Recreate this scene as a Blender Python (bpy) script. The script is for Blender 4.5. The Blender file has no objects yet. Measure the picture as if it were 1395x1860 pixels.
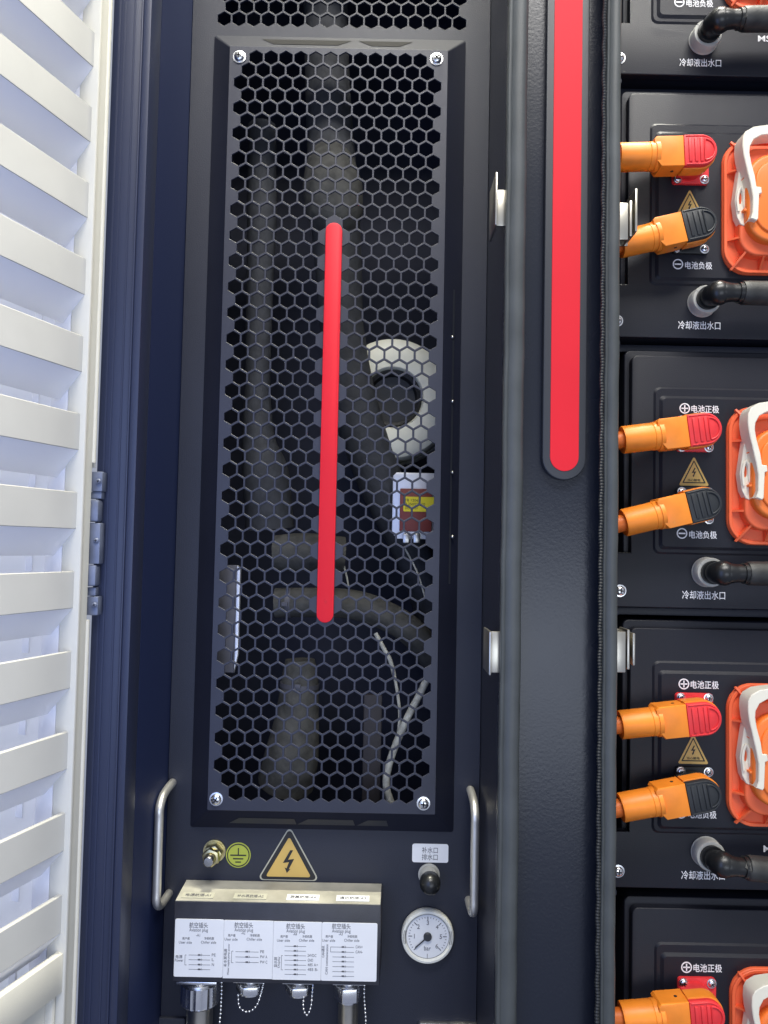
import bpy, bmesh, math, random
from mathutils import Vector, Matrix
random.seed(7)
S = 0.0005                       # one modelling unit = 0.5 mm
F = 1400.0                       # focal length in photo pixels (photo 1395 x 1860)
ROLL, PITCH = 0.0200, 0.0445
scene = bpy.context.scene
COL = scene.collection

# ------------------------------------------------------------------ camera
cam_d = bpy.data.cameras.new('camera')
cam = bpy.data.objects.new('camera', cam_d); COL.objects.link(cam)
cam_d.sensor_fit = 'HORIZONTAL'; cam_d.sensor_width = 36.0; cam_d.lens = 36.0 * F / 1395.0
cam_d.clip_start = 0.02; cam_d.clip_end = 60.0
cam.matrix_world = Matrix.Rotation(math.pi/2 + PITCH, 4, 'X') @ Matrix.Rotation(ROLL, 4, 'Z')
scene.camera = cam

# ------------------------------------------------------------------ world, lamps, exposure
world = bpy.data.worlds.new('World'); scene.world = world; world.use_nodes = True
nt = world.node_tree; nt.nodes.clear()
wo = nt.nodes.new('ShaderNodeOutputWorld'); wb = nt.nodes.new('ShaderNodeBackground')
tc = nt.nodes.new('ShaderNodeTexCoord'); sx = nt.nodes.new('ShaderNodeSeparateXYZ')
mr = nt.nodes.new('ShaderNodeMapRange'); mr.inputs[1].default_value = -0.6; mr.inputs[2].default_value = 0.9
cr = nt.nodes.new('ShaderNodeValToRGB')
cr.color_ramp.elements[0].color = (0.34, 0.38, 0.52, 1); cr.color_ramp.elements[1].color = (0.62, 0.66, 0.74, 1)
nt.links.new(tc.outputs['Generated'], sx.inputs[0]); nt.links.new(sx.outputs['Z'], mr.inputs[0])
nt.links.new(mr.outputs[0], cr.inputs[0]); nt.links.new(cr.outputs[0], wb.inputs[0]); nt.links.new(wb.outputs[0], wo.inputs[0])
wb.inputs[1].default_value = 0.75

def area(name, loc, target, sx_, sy_, power, color):
    d = bpy.data.lights.new(name, 'AREA'); d.shape = 'RECTANGLE'; d.size = sx_; d.size_y = sy_
    d.energy = power; d.color = color
    o = bpy.data.objects.new(name, d); COL.objects.link(o); o.location = loc
    o.rotation_euler = (Vector(target) - Vector(loc)).to_track_quat('-Z', 'Y').to_euler()
    return o
area('bay_strip_lamp', (0.0, 0.752, 1.75), (0.0, 0.775, 0.0), 0.26, 0.03, 50, (1.0, 0.96, 0.78))
area('bay_strip_lamp', (0.50, 0.730, 1.75), (0.50, 0.735, 0.0), 0.42, 0.03, 36, (1.0, 0.97, 0.84))
area('hall_ceiling_lamp', (0.30, -0.45, 1.75), (0.1, 0.75, -0.05), 1.5, 0.5, 50, (1.0, 0.97, 0.92))
area('hall_window_light', (0.50, -1.5, -0.42), (0.10, 0.8, -0.1), 1.25, 0.8, 10, (0.80, 0.88, 1.0))
area('blue_glare_fill', (-0.25, 0.10, -0.06), (-0.20, 0.84, -0.06), 0.35, 0.7, 1.7, (0.26, 0.42, 1.0))  # added blue fill, imitates lens glare over the left side
area('door_gap_backlight', (-0.66, 0.70, 0.0), (-0.28, 0.58, 0.0), 0.9, 1.7, 5.0, (0.84, 0.89, 1.0))  # added lamp behind the door, brightens the louvre gaps

scene.view_settings.view_transform = 'Standard'; scene.view_settings.look = 'None'
scene.view_settings.exposure = 0.0; scene.view_settings.gamma = 1.0; scene.view_settings.use_curve_mapping = False
scene.render.engine = 'CYCLES'
scene.cycles.use_denoising = True
scene.cycles.max_bounces = 8

# ------------------------------------------------------------------ placing: photo pixel + depth -> world (units)
def W(px, py, Y):
    dx, dy = px - 697.5, py - 930.0
    c, s = math.cos(ROLL), math.sin(ROLL)
    x0 = dx*c + dy*s; y0 = -dx*s + dy*c
    up = -y0
    z = F*math.sin(PITCH) + up*math.cos(PITCH)
    y = F*math.cos(PITCH) - up*math.sin(PITCH)
    return Vector((x0*Y/y, Y, z*Y/y))
def X(px, py, Y): return W(px, py, Y).x
def Z(px, py, Y): return W(px, py, Y).z

# ------------------------------------------------------------------ materials
def mat(name, color, rough=0.5, metal=0.0, bump=0.0, bscale=900.0, vary=0.0, vscale=60.0, rvary=0.0, spec=0.5, coat=0.0, emit=0.0, bdist=0.001, trans=0.0):
    m = bpy.data.materials.new(name); m.use_nodes = True
    n = m.node_tree.nodes; l = m.node_tree.links; p = n['Principled BSDF']
    p.inputs['Base Color'].default_value = (*color, 1); p.inputs['Roughness'].default_value = rough
    p.inputs['Metallic'].default_value = metal; p.inputs['Specular IOR Level'].default_value = spec
    p.inputs['Coat Weight'].default_value = coat
    t = n.new('ShaderNodeTexCoord')
    if bump:
        nz = n.new('ShaderNodeTexNoise'); nz.inputs['Scale'].default_value = bscale; nz.inputs['Detail'].default_value = 2.0
        b = n.new('ShaderNodeBump'); b.inputs['Strength'].default_value = bump; b.inputs['Distance'].default_value = bdist
        l.new(t.outputs['Object'], nz.inputs['Vector']); l.new(nz.outputs['Fac'], b.inputs['Height']); l.new(b.outputs[0], p.inputs['Normal'])
    if vary or rvary:
        nz = n.new('ShaderNodeTexNoise'); nz.inputs['Scale'].default_value = vscale; nz.inputs['Detail'].default_value = 5.0
        l.new(t.outputs['Object'], nz.inputs['Vector'])
        if vary:
            r = n.new('ShaderNodeValToRGB')
            r.color_ramp.elements[0].position = 0.3; r.color_ramp.elements[1].position = 0.72
            r.color_ramp.elements[0].color = (*[c*(1-vary) for c in color], 1)
            r.color_ramp.elements[1].color = (*[min(1, c*(1+vary)) for c in color], 1)
            l.new(nz.outputs['Fac'], r.inputs[0]); l.new(r.outputs[0], p.inputs['Base Color'])
        if rvary:
            q = n.new('ShaderNodeMapRange'); q.inputs[3].default_value = max(0, rough-rvary); q.inputs[4].default_value = min(1, rough+rvary)
            l.new(nz.outputs['Fac'], q.inputs[0]); l.new(q.outputs[0], p.inputs['Roughness'])
    return m
M = {}
M['panel'] = mat('black_powder_coat', (0.013, 0.016, 0.030), 0.50, bump=0.22, bscale=1100, vary=0.10, vscale=9, rvary=0.05)
M['vent'] = mat('black_vent_paint', (0.023, 0.026, 0.044), 0.46, bump=0.16, bscale=1200, vary=0.12, vscale=12)
M['post'] = mat('orange_peel_paint', (0.010, 0.013, 0.023), 0.27, bump=0.11, bscale=360, rvary=0.04, vscale=8)
M['jamb'] = mat('jamb_paint_blue_glare', (0.020, 0.027, 0.060), 0.42, bump=0.10, bscale=900)  # black jamb with blue lens glare tinted into its colour
M['wall_in'] = mat('bay_side_blue_glare', (0.009, 0.017, 0.062), 0.6, bump=0.08, bscale=900, spec=0.25)  # dark wall, the navy is lens glare put into the paint
M['pack'] = mat('pack_paint', (0.0070, 0.0082, 0.0155), 0.48, spec=0.38, bump=0.16, bscale=1000, vary=0.10, vscale=10, rvary=0.06)
M['rubber'] = mat('seal_rubber', (0.060, 0.067, 0.068), 0.50, bump=0.08, bscale=500, vary=0.18, vscale=25, rvary=0.08)
M['trim'] = mat('serrated_rubber', (0.022, 0.024, 0.024), 0.5)
M['rubber_dark'] = mat('dark_rubber', (0.008, 0.008, 0.010), 0.8, spec=0.1)
M['border'] = mat('strip_border', (0.030, 0.033, 0.040), 0.45, bump=0.05, bscale=1200)
M['red'] = mat('red_strip', (0.72, 0.016, 0.030), 0.55, spec=0.25, vary=0.07, vscale=6)
M['redcap'] = mat('red_plastic', (0.78, 0.035, 0.040), 0.5, bump=0.03, bscale=1500, vary=0.08, vscale=70, rvary=0.1)
M['orange'] = mat('orange_plastic', (0.93, 0.27, 0.022), 0.45, bump=0.04, bscale=1500, vary=0.09, vscale=55, rvary=0.12)
M['cable'] = mat('orange_cable', (0.68, 0.15, 0.015), 0.5, bump=0.03, bscale=800)
M['msd'] = mat('orange_red_plastic', (0.90, 0.150, 0.050), 0.5, bump=0.03, bscale=1200, vary=0.05, vscale=30)
M['msdboss'] = mat('orange_boss_plastic', (0.92, 0.21, 0.030), 0.42, bump=0.02, bscale=1200)
M['lever'] = mat('cream_plastic', (0.84, 0.80, 0.66), 0.45, vary=0.04)
M['black'] = mat('black_plastic', (0.013, 0.014, 0.015), 0.45, bump=0.05, bscale=1200)
M['capblack'] = mat('dark_grey_plastic', (0.020, 0.023, 0.026), 0.5, bump=0.04, bscale=1300)
M['hose'] = mat('black_hose', (0.030, 0.031, 0.030), 0.55, bump=0.35, bscale=160, vary=0.8, vscale=45)
M['elbow'] = mat('glossy_black_fitting', (0.012, 0.013, 0.014), 0.32, rvary=0.08)
M['collar'] = mat('grey_white_collar', (0.46, 0.46, 0.42), 0.5, vary=0.12, vscale=60)
M['steel'] = mat('brushed_steel', (0.62, 0.61, 0.58), 0.30, metal=1.0, vary=0.12, vscale=40, rvary=0.10)
M['chrome'] = mat('nickel', (0.84, 0.84, 0.84), 0.26, metal=1.0, rvary=0.12, vscale=90)
M['satin'] = mat('satin_nickel', (0.60, 0.57, 0.49), 0.34, metal=1.0, vary=0.10, vscale=50)
M['zinc'] = mat('yellow_zinc', (0.62, 0.55, 0.30), 0.34, metal=1.0, vary=0.15, vscale=80)
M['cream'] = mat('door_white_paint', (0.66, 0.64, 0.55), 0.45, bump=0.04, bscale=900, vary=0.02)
M['slat'] = mat('louvre_face_dimmed', (0.51, 0.505, 0.47), 0.55, bump=0.03, bscale=700, vary=0.06, vscale=14)  # faces greyed so the gaps look brighter lit
M['doorback'] = mat('louvre_web_brightened', (0.82, 0.82, 0.85), 0.6)  # webs whiter than the faces, gap brightness put into the colour
M['handle'] = mat('satin_handle_steel', (0.80, 0.79, 0.75), 0.40, metal=0.85, vary=0.06, vscale=60)
M['hingegrey'] = mat('hinge_grey', (0.15, 0.17, 0.23), 0.42, metal=0.25, vary=0.22, vscale=70, rvary=0.1)
M['white'] = mat('white_sticker', (0.80, 0.81, 0.82), 0.45, vary=0.025, vscale=20)
M['whiteink'] = mat('white_ink', (0.85, 0.85, 0.86), 0.6)
M['silverlabel'] = mat('silver_label', (0.46, 0.45, 0.36), 0.45, vary=0.08)
M['ink'] = mat('black_ink', (0.016, 0.016, 0.018), 0.6)
M['inkgrey'] = mat('grey_ink', (0.12, 0.12, 0.13), 0.6)
M['yellow'] = mat('warning_yellow', (0.60, 0.405, 0.11), 0.42, vary=0.06, vscale=25)
M['lime'] = mat('earth_yellow_green', (0.38, 0.43, 0.055), 0.45)
M['gauge'] = mat('gauge_white_plastic', (0.78, 0.78, 0.70), 0.4)
M['dial'] = mat('dial_white', (0.78, 0.79, 0.80), 0.5)
M['inner'] = mat('bay_inside', (0.010, 0.014, 0.034), 0.7)
M['foam'] = mat('grey_foam_hose', (0.045, 0.048, 0.054), 0.75, bump=0.5, bscale=240, vary=0.25, vscale=90)
M['foam_light'] = mat('olive_grey_foam', (0.080, 0.079, 0.070), 0.75, bump=0.6, bscale=220, vary=0.4, vscale=70)
M['drum'] = mat('cream_drum', (0.86, 0.84, 0.68), 0.45, vary=0.06, vscale=20)
M['silver'] = mat('bare_aluminium', (0.78, 0.79, 0.82), 0.40, metal=0.6, vary=0.05)
M['resistor'] = mat('red_brown_block', (0.22, 0.045, 0.035), 0.5)
M['brightyellow'] = mat('yellow_tag', (0.85, 0.72, 0.02), 0.5)
M['wire'] = mat('white_braided_cable', (0.50, 0.50, 0.44), 0.6, bump=0.6, bscale=260, vary=0.25, vscale=160)
M['brown'] = mat('brown_bar', (0.035, 0.031, 0.033), 0.6)
M['lit_top'] = mat('lit_box_top', (0.40, 0.385, 0.32), 0.50, bump=0.05, bscale=900, vary=0.38, vscale=22, rvary=0.1)  # pale colour paints lamplight onto the black box top
M['boxtop'] = mat('box_paint', (0.030, 0.031, 0.040), 0.38, bump=0.12, bscale=900, vary=0.3, vscale=30, rvary=0.12)

def backlit():  # translucent sheet added behind the louvres so the gaps look bright
    m = bpy.data.materials.new('backlit_sheet'); m.use_nodes = True; n = m.node_tree.nodes; l = m.node_tree.links; n.clear()
    o = n.new('ShaderNodeOutputMaterial'); t = n.new('ShaderNodeBsdfTranslucent'); d = n.new('ShaderNodeBsdfDiffuse'); x = n.new('ShaderNodeMixShader')
    t.inputs[0].default_value = (0.86, 0.87, 0.90, 1); d.inputs[0].default_value = (0.80, 0.80, 0.84, 1); x.inputs[0].default_value = 0.6
    l.new(d.outputs[0], x.inputs[1]); l.new(t.outputs[0], x.inputs[2]); l.new(x.outputs[0], o.inputs[0]); return m
M['backlit'] = backlit()
M['ventframe'] = mat('shaded_vent_frame', (0.013, 0.015, 0.027), 0.72, bump=0.16, bscale=1200, vary=0.12, vscale=12, spec=0.18)  # same paint as the mesh, bevel shade darkened into its colour
M['strap'] = mat('dull_zinc_strap', (0.12, 0.12, 0.14), 0.5, metal=0.2, vary=0.1)
# ------------------------------------------------------------------ mesh builder
class B:
    def __init__(self): self.bm = bmesh.new()
    def merge(self, bm, mtx=None):
        if mtx is not None: bmesh.ops.transform(bm, matrix=mtx, verts=bm.verts)
        me = bpy.data.meshes.new('tmp'); bm.to_mesh(me); bm.free()
        self.bm.from_mesh(me); bpy.data.meshes.remove(me); return self
    def mesh(self, me, mtx=None):
        if mtx is not None: me.transform(mtx)
        self.bm.from_mesh(me); bpy.data.meshes.remove(me); return self
    def box(self, x0, x1, y0, y1, z0, z1, bev=0.0, seg=2, mtx=None):
        bm = bmesh.new(); bmesh.ops.create_cube(bm, size=1.0)
        for v in bm.verts:
            v.co = Vector(((x0+x1)/2 + v.co.x*(x1-x0), (y0+y1)/2 + v.co.y*(y1-y0), (z0+z1)/2 + v.co.z*(z1-z0)))
        if bev: bmesh.ops.bevel(bm, geom=bm.edges[:], offset=bev, segments=seg, profile=0.5, affect='EDGES')
        bmesh.ops.recalc_face_normals(bm, faces=bm.faces)
        return self.merge(bm, mtx)
    def prism(self, pts, y0, y1, bev=0.0, seg=2, mtx=None, front_only=True):
        """pts: outline in (x,z); y0 = front (towards camera), y1 = back"""
        bm = bmesh.new()
        f = [bm.verts.new((p[0], y0, p[1])) for p in pts]; b = [bm.verts.new((p[0], y1, p[1])) for p in pts]
        n = len(pts); ff = bm.faces.new(f); bb = bm.faces.new(b[::-1])
        for i in range(n): bm.faces.new((f[i], b[i], b[(i+1) % n], f[(i+1) % n]))
        bmesh.ops.recalc_face_normals(bm, faces=bm.faces)
        if bev:
            es = list(ff.edges) if front_only else list(ff.edges) + list(bb.edges)
            bmesh.ops.bevel(bm, geom=es, offset=bev, segments=seg, profile=0.5, affect='EDGES')
        return self.merge(bm, mtx)
    def frustum(self, a, ya, b, yb, mtx=None):
        """ring of faces between outline a at ya and outline b at yb"""
        bm = bmesh.new()
        f = [bm.verts.new((p[0], ya, p[1])) for p in a]; g = [bm.verts.new((p[0], yb, p[1])) for p in b]
        n = len(a)
        for i in range(n): bm.faces.new((f[i], g[i], g[(i+1) % n], f[(i+1) % n]))
        bmesh.ops.recalc_face_normals(bm, faces=bm.faces)
        return self.merge(bm, mtx)
    def lathe(self, prof, c, axis=(0, -1, 0), n=32, closed=True, mtx=None):
        """prof: list of (radius, height along axis)"""
        bm = bmesh.new(); rings = []
        for r, h in prof:
            if r < 1e-6: rings.append([bm.verts.new((0, 0, h))])
            else: rings.append([bm.verts.new((r*math.cos(2*math.pi*k/n), r*math.sin(2*math.pi*k/n), h)) for k in range(n)])
        for a, b in zip(rings, rings[1:]):
            for k in range(n):
                k2 = (k+1) % n
                if len(a) == 1 and len(b) == 1: continue
                if len(a) == 1: bm.faces.new((a[0], b[k], b[k2]))
                elif len(b) == 1: bm.faces.new((a[k], a[k2], b[0]))
                else: bm.faces.new((a[k], a[k2], b[k2], b[k]))
        if closed:
            for r in (rings[0], rings[-1]):
                if len(r) > 2: bm.faces.new(r)
        bmesh.ops.recalc_face_normals(bm, faces=bm.faces)
        q = Vector((0, 0, 1)).rotation_difference(Vector(axis)).to_matrix().to_4x4()
        m = Matrix.Translation(Vector(c)) @ q
        return self.merge(bm, (mtx @ m) if mtx is not None else m)
    def tube(self, path, r, n=14, smooth=4, mtx=None, caps=True, rib=0.0, ribstep=0.0):
        P = [Vector(p) for p in path]; R = list(r) if isinstance(r, (list, tuple)) else [r]*len(P)
        if smooth and len(P) > 2:
            Q, RR = [], []
            for i in range(len(P)-1):
                p0 = P[i-1] if i else P[i]*2-P[i+1]; p1, p2 = P[i], P[i+1]; p3 = P[i+2] if i+2 < len(P) else p2*2-p1
                for k in range(smooth):
                    t = k/smooth
                    Q.append(0.5*((2*p1) + (p2-p0)*t + (2*p0-5*p1+4*p2-p3)*t*t + (3*p1-p0-3*p2+p3)*t**3)); RR.append(R[i]+(R[i+1]-R[i])*t)
            Q.append(P[-1]); RR.append(R[-1]); P, R = Q, RR
        bm = bmesh.new(); rings = []; nrm = None
        for i, p in enumerate(P):
            t = (P[min(i+1, len(P)-1)] - P[max(i-1, 0)]).normalized()
            if nrm is None: nrm = t.orthogonal().normalized()
            nrm = (nrm - t*nrm.dot(t)).normalized(); bn = t.cross(nrm)
            rings.append([bm.verts.new(p + (nrm*math.cos(2*math.pi*k/n) + bn*math.sin(2*math.pi*k/n))*R[i]) for k in range(n)])
        for a, b in zip(rings, rings[1:]):
            for k in range(n): bm.faces.new((a[k], a[(k+1) % n], b[(k+1) % n], b[k]))
        if caps: bm.faces.new(rings[0][::-1]); bm.faces.new(rings[-1])
        bmesh.ops.recalc_face_normals(bm, faces=bm.faces)
        return self.merge(bm, mtx)
    def ball(self, c, r, n=10, mtx=None):
        bm = bmesh.new(); bmesh.ops.create_uvsphere(bm, u_segments=n, v_segments=max(6, n//2+1), radius=r)
        m = Matrix.Translation(Vector(c))
        return self.merge(bm, (mtx @ m) if mtx is not None else m)
    def outline(self, loops, y0, y1, bev=0.0, mtx=None):
        """flat sheet with holes: loops of (x,z); first loop is the rim"""
        cu = bpy.data.curves.new('tmp', 'CURVE'); cu.dimensions = '2D'; cu.fill_mode = 'BOTH'
        th = abs(y1-y0)/2; cu.extrude = th - bev
        if bev: cu.bevel_depth = bev; cu.bevel_resolution = 0; cu.offset = -bev
        for lp in loops:
            s = cu.splines.new('POLY'); s.points.add(len(lp)-1); s.use_cyclic_u = True
            for q, p in zip(s.points, lp): q.co = (p[0], p[1], 0, 1)
        o = bpy.data.objects.new('tmp', cu); me = bpy.data.meshes.new_from_object(o)
        bpy.data.objects.remove(o); bpy.data.curves.remove(cu)
        m = Matrix.Translation((0, (y0+y1)/2, 0)) @ Matrix.Rotation(math.pi/2, 4, 'X')
        return self.mesh(me, (mtx @ m) if mtx is not None else m)
    def text(self, body, x0, x1, z0, z1, y, th=0.4, bold=0.0, rot=0, shear=0.0, keep=False, mtx=None):
        """text fitted into a box on a plane facing the camera; y = plane it sits on"""
        cu = bpy.data.curves.new('tmp', 'FONT'); cu.body = body; cu.size = 10; cu.offset = bold; cu.shear = shear; cu.resolution_u = 3
        cu.space_line = 0.95; cu.align_x = 'CENTER'
        o = bpy.data.objects.new('tmp', cu); me = bpy.data.meshes.new_from_object(o)
        bpy.data.objects.remove(o); bpy.data.curves.remove(cu)
        if rot: me.transform(Matrix.Rotation(math.radians(rot), 4, 'Z'))
        xs = [v.co.x for v in me.vertices]; ys = [v.co.y for v in me.vertices]
        ax, bx, ay, by = min(xs), max(xs), min(ys), max(ys)
        kx = (x1-x0)/max(bx-ax, 1e-6); ky = (z1-z0)/max(by-ay, 1e-6)
        if keep: kx = ky = min(kx, ky)
        cx, cz = (x0+x1)/2, (z0+z1)/2
        for v in me.vertices: v.co = Vector((cx+(v.co.x-(ax+bx)/2)*kx, y-th, cz+(v.co.y-(ay+by)/2)*ky))
        bm = bmesh.new(); bm.from_mesh(me); bpy.data.meshes.remove(me)
        bmesh.ops.recalc_face_normals(bm, faces=bm.faces)
        for f in bm.faces:
            if f.normal.y > 0: f.normal_flip()
        r = bmesh.ops.extrude_face_region(bm, geom=bm.faces[:])
        for v in [e for e in r['geom'] if isinstance(e, bmesh.types.BMVert)]: v.co.y += th*0.9
        bmesh.ops.recalc_face_normals(bm, faces=bm.faces)
        return self.merge(bm, mtx)

BASE = {}
def obj(name, b, m, parent=None, angle=38):
    base = BASE.get(parent.name, Vector((0, 0, 0))) if parent else Vector((0, 0, 0))
    me = bpy.data.meshes.new(name)
    bmesh.ops.transform(b.bm, matrix=Matrix.Scale(S, 4) @ Matrix.Translation(-base), verts=b.bm.verts)
    b.bm.to_mesh(me); b.bm.free()
    me.materials.append(M[m]); 
    for p in me.polygons: p.use_smooth = True
    me.set_sharp_from_angle(angle=math.radians(angle))
    o = bpy.data.objects.new(name, me); COL.objects.link(o)
    if parent: o.parent = parent
    BASE[o.name] = base
    return o
def thing(name, label, cat, base=(0, 0, 0), group=None):
    o = bpy.data.objects.new(name, None); COL.objects.link(o); o.empty_display_size = 0.02
    o.location = Vector(base)*S; BASE[o.name] = Vector(base)
    o['label'] = label; o['category'] = cat
    if group: o['group'] = group
    return o
def tag(o, label, cat, group=None):
    o['label'] = label; o['category'] = cat
    if group: o['group'] = group
    return o
def dup(o, parent=None):
    c = o.copy(); COL.objects.link(c)
    if parent: c.parent = parent
    for ch in [q for q in bpy.data.objects if q.parent == o]: dup(ch, c)
    return c

def rrect(x0, x1, z0, z1, r, n=6):
    pts = []
    for cx, cz, a0 in ((x1-r, z1-r, 0), (x0+r, z1-r, 90), (x0+r, z0+r, 180), (x1-r, z0+r, 270)):
        for k in range(n+1):
            a = math.radians(a0 + 90*k/n); pts.append((cx + r*math.cos(a), cz + r*math.sin(a)))
    return pts
def circ(cx, cz, r, n=32): return [(cx+r*math.cos(2*math.pi*k/n), cz+r*math.sin(2*math.pi*k/n)) for k in range(n)]
def hexpts(cx, cz, r, rz=None, rot=30):
    return [(cx+r*math.cos(math.radians(rot+60*k)), cz+(rz or r)*math.sin(math.radians(rot+60*k))) for k in range(6)]
def rtri(ax, az, hw, h, r, n=4):
    """rounded triangle, apex (ax,az) pointing up"""
    V = [Vector((ax, az)), Vector((ax-hw, az-h)), Vector((ax+hw, az-h))]; pts = []
    for i in range(3):
        p, a, b = V[i], V[i-1], V[(i+1) % 3]
        u, w = (a-p).normalized(), (b-p).normalized(); half = math.acos(max(-1, min(1, u.dot(w))))/2
        d = r/math.tan(half); s, e = p+u*d, p+w*d; c = p+(u+w).normalized()*(r/math.sin(half))
        a0 = math.atan2(s.y-c.y, s.x-c.x); a1 = math.atan2(e.y-c.y, e.x-c.x); da = (a1-a0+math.pi) % (2*math.pi)-math.pi
        for k in range(n+1): q = a0+da*k/n; pts.append((c.x+r*math.cos(q), c.y+r*math.sin(q)))
    return pts
def screw(name, c, r, parent, m='chrome', y=None, label=None):
    """pan head screw with a cross recess, facing the camera"""
    x, yy, z = c; b = B()
    b.lathe([(r*1.28, 0), (r*1.28, r*0.18), (r*1.0, r*0.20), (r, r*0.45), (r*0.8, r*0.72), (r*0.45, r*0.84), (0.001, r*0.86)], (x, yy, z), n=20)
    o = obj(name, b, m, parent)
    k = B(); t = math.radians(random.uniform(0, 90)); mt = Matrix.Translation((x, 0, z)) @ Matrix.Rotation(t, 4, 'Y') @ Matrix.Translation((-x, 0, -z))
    k.box(x-r*0.55, x+r*0.55, yy-r*0.92, yy-r*0.70, z-r*0.13, z+r*0.13, mtx=mt); k.box(x-r*0.13, x+r*0.13, yy-r*0.92, yy-r*0.70, z-r*0.55, z+r*0.55, mtx=mt)
    obj('screw_recess', k, 'ink', o)
    return o

PB, VY, BY, PY, SF, JY = 1680.0, 1635.0, 1600.0, 1432.0, 1385.0, 1400.0
ZT, ZB = 3560.0, -1700.0

# ================================================================== cabinet shell
XL = -453.0; XR = 218.0
cab = thing('equipment_cabinet', 'tall black metal cabinet shell with a grey edged centre post and red light strip', 'cabinet', (0, 1400, ZB))
b = B(); xa = X(173, 930, JY); xs = X(229, 930, JY)
b.box(xa, xs-1.5, JY, JY+60, ZB, ZT, 1.5); b.box(xs+1.0, XL, JY-2, JY+60, ZB, ZT, 2.0)
for t in (0.22, 0.40, 0.72):
    x = xa + (xs-xa)*t; b.box(x-2.0, x+2.0, JY-0.9, JY+1, ZB, ZT, 0.6, 1)
b.box(xs-2.5, xs+1.5, JY-5, JY+5, ZB, ZT, 1.6)
obj('door_jamb', b, 'jamb', cab)
b = B(); b.box(XL-6, XL, JY+60.5, 2160, ZB, ZT); obj('side_wall', b, 'wall_in', cab)
b = B(); b.box(XL-6, 1900, 2161, 2175, ZB, ZT); obj('back_wall', b, 'inner', cab)
b = B(); b.box(XL-60, 1900, JY-10, 2175, ZT+1, ZT+14); obj('roof_plate', b, 'inner', cab)
b = B(); b.box(XL-60, 1900, JY-10, 2175, ZB-14, ZB-1); obj('bottom_plate', b, 'inner', cab)
b = B(); b.box(1560, 1566, JY, 2160, ZB, ZT); obj('far_side_wall', b, 'inner', cab)
# centre post: U channel with lips
b = B(); xr = 424.0
b.box(XR, xr-2, PY, PY+12, ZB, ZT)
b.box(XR, XR+6, SF+12, PY-0.5, ZB, ZT, 1.0); b.box(xr-8, xr-2, SF+12, PY-0.5, ZB, ZT, 1.0)
obj('centre_post', b, 'post', cab)
b = B(); b.box(XR, XR+6, PY+12.5, 2160, ZB, ZT); b.box(xr-8, xr-2, PY+12.5, 2160, ZB, ZT); obj('post_side', b, 'panel', cab)
def seal(x0, x1, flip, yf=SF):
    w = x1-x0
    prof = [(0, 18), (0, 4), (0.06, 1.5), (0.16, 2.0), (0.20, 3.2), (0.26, 1.2), (0.42, -2.0), (0.62, -2.6), (0.80, -0.5), (0.93, 4), (1.0, 12), (1.0, 24), (0.9, 30), (0.3, 30), (0.1, 26)]
    P = [((x1 - q*w) if flip else (x0 + q*w), yf + h) for q, h in prof]
    bm = bmesh.new()
    zs = [ZB + (ZT-ZB)*k/110 for k in range(111)]
    ring = []
    for z in zs:
        wob = 0.5*math.sin(z*0.021+x0) + 0.4*math.sin(z*0.057)
        ring.append([bm.verts.new((p[0]+wob, p[1]+wob*0.4, z)) for p in P])
    for a, c in zip(ring, ring[1:]):
        for k in range(len(P)): k2 = (k+1) % len(P); bm.faces.new((a[k], a[k2], c[k2], c[k]))
    bmesh.ops.recalc_face_normals(bm, faces=bm.faces)
    bb = B(); bb.merge(bm); return bb
sl = obj('rubber_seal', seal(X(913, 930, SF), X(951, 930, SF), False), 'rubber', cab)
sr = obj('rubber_seal', seal(X(1097, 930, SF), X(1126, 930, SF), False), 'rubber', cab)
b = B(); xt = X(1093, 930, SF)
n = 900; pth = [(xt + 0.8*math.sin(k*0.31), SF+5, -1250 + 2500*k/n) for k in range(n+1)]
b.tube(pth, [3.6 + (0.9 if k % 2 else -0.6) for k in range(n+1)], n=8, smooth=0)
obj('serrated_trim', b, 'trim', cab)
# light strip
cx = X(1025, 800, PY-14); ww = 80*1418/1400/2; zb = Z(1025, 872, PY-14)
def stadium(hw, zbot, ztop, n=16):
    return [(cx-hw, ztop)] + [(cx-hw*math.cos(math.pi*k/n), zbot+hw-hw*math.sin(math.pi*k/n)) for k in range(n+1)] + [(cx+hw, ztop)]
b = B(); b.prism(stadium(ww, zb, ZT-5), PY-15, PY-0.4, 2.5, 3)
ls = obj('light_strip_frame', b, 'border', cab)
b = B(); b.prism(stadium(26.5, Z(1025, 856, PY-15), ZT-6), PY-16.2, PY-14.5, 0.5, 1); obj('red_strip', b, 'red', ls)
# latch keepers on the post
def keeper(zc, zt, h0, tall, side):
    b = B()
    if side < 0:
        x1 = XR-1
        b.box(x1-20, x1, SF+16, SF+22, zc-h0, zc+h0, 1.5); b.box(x1-24, x1-19.5, SF+4, SF+85, zc-h0-3, zc+tall, 2.0)
        b.box(x1-22, x1-18, SF+23, SF+70, zc-h0, zc+h0, 1.0)
    else:
        x0 = xr-1
        b.box(x0, x0+33, SF+62, SF+68, zc-h0, zc+h0, 1.5); b.box(x0+35, x0+40, SF+60, SF+112, zc-h0+6, zc+h0+4, 1.5)
        b.box(x0+44, x0+49, SF+56, SF+128, zc-h0+14, zc+tall, 2.0); b.box(x0+20, x0+48, SF+112, SF+116, zc-h0+8, zc+h0, 1.0)
    return b
for (px, py, h0, tall, side) in ((904, 379, 34, 62, -1), (895, 1184, 37, 38, -1), (1140, 384, 36, 62, 1), (1134, 1190, 38, 36, 1)):
    obj('latch_keeper', keeper(Z(px, py, SF+20), 0, h0, tall, side), 'satin', cab)

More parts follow.
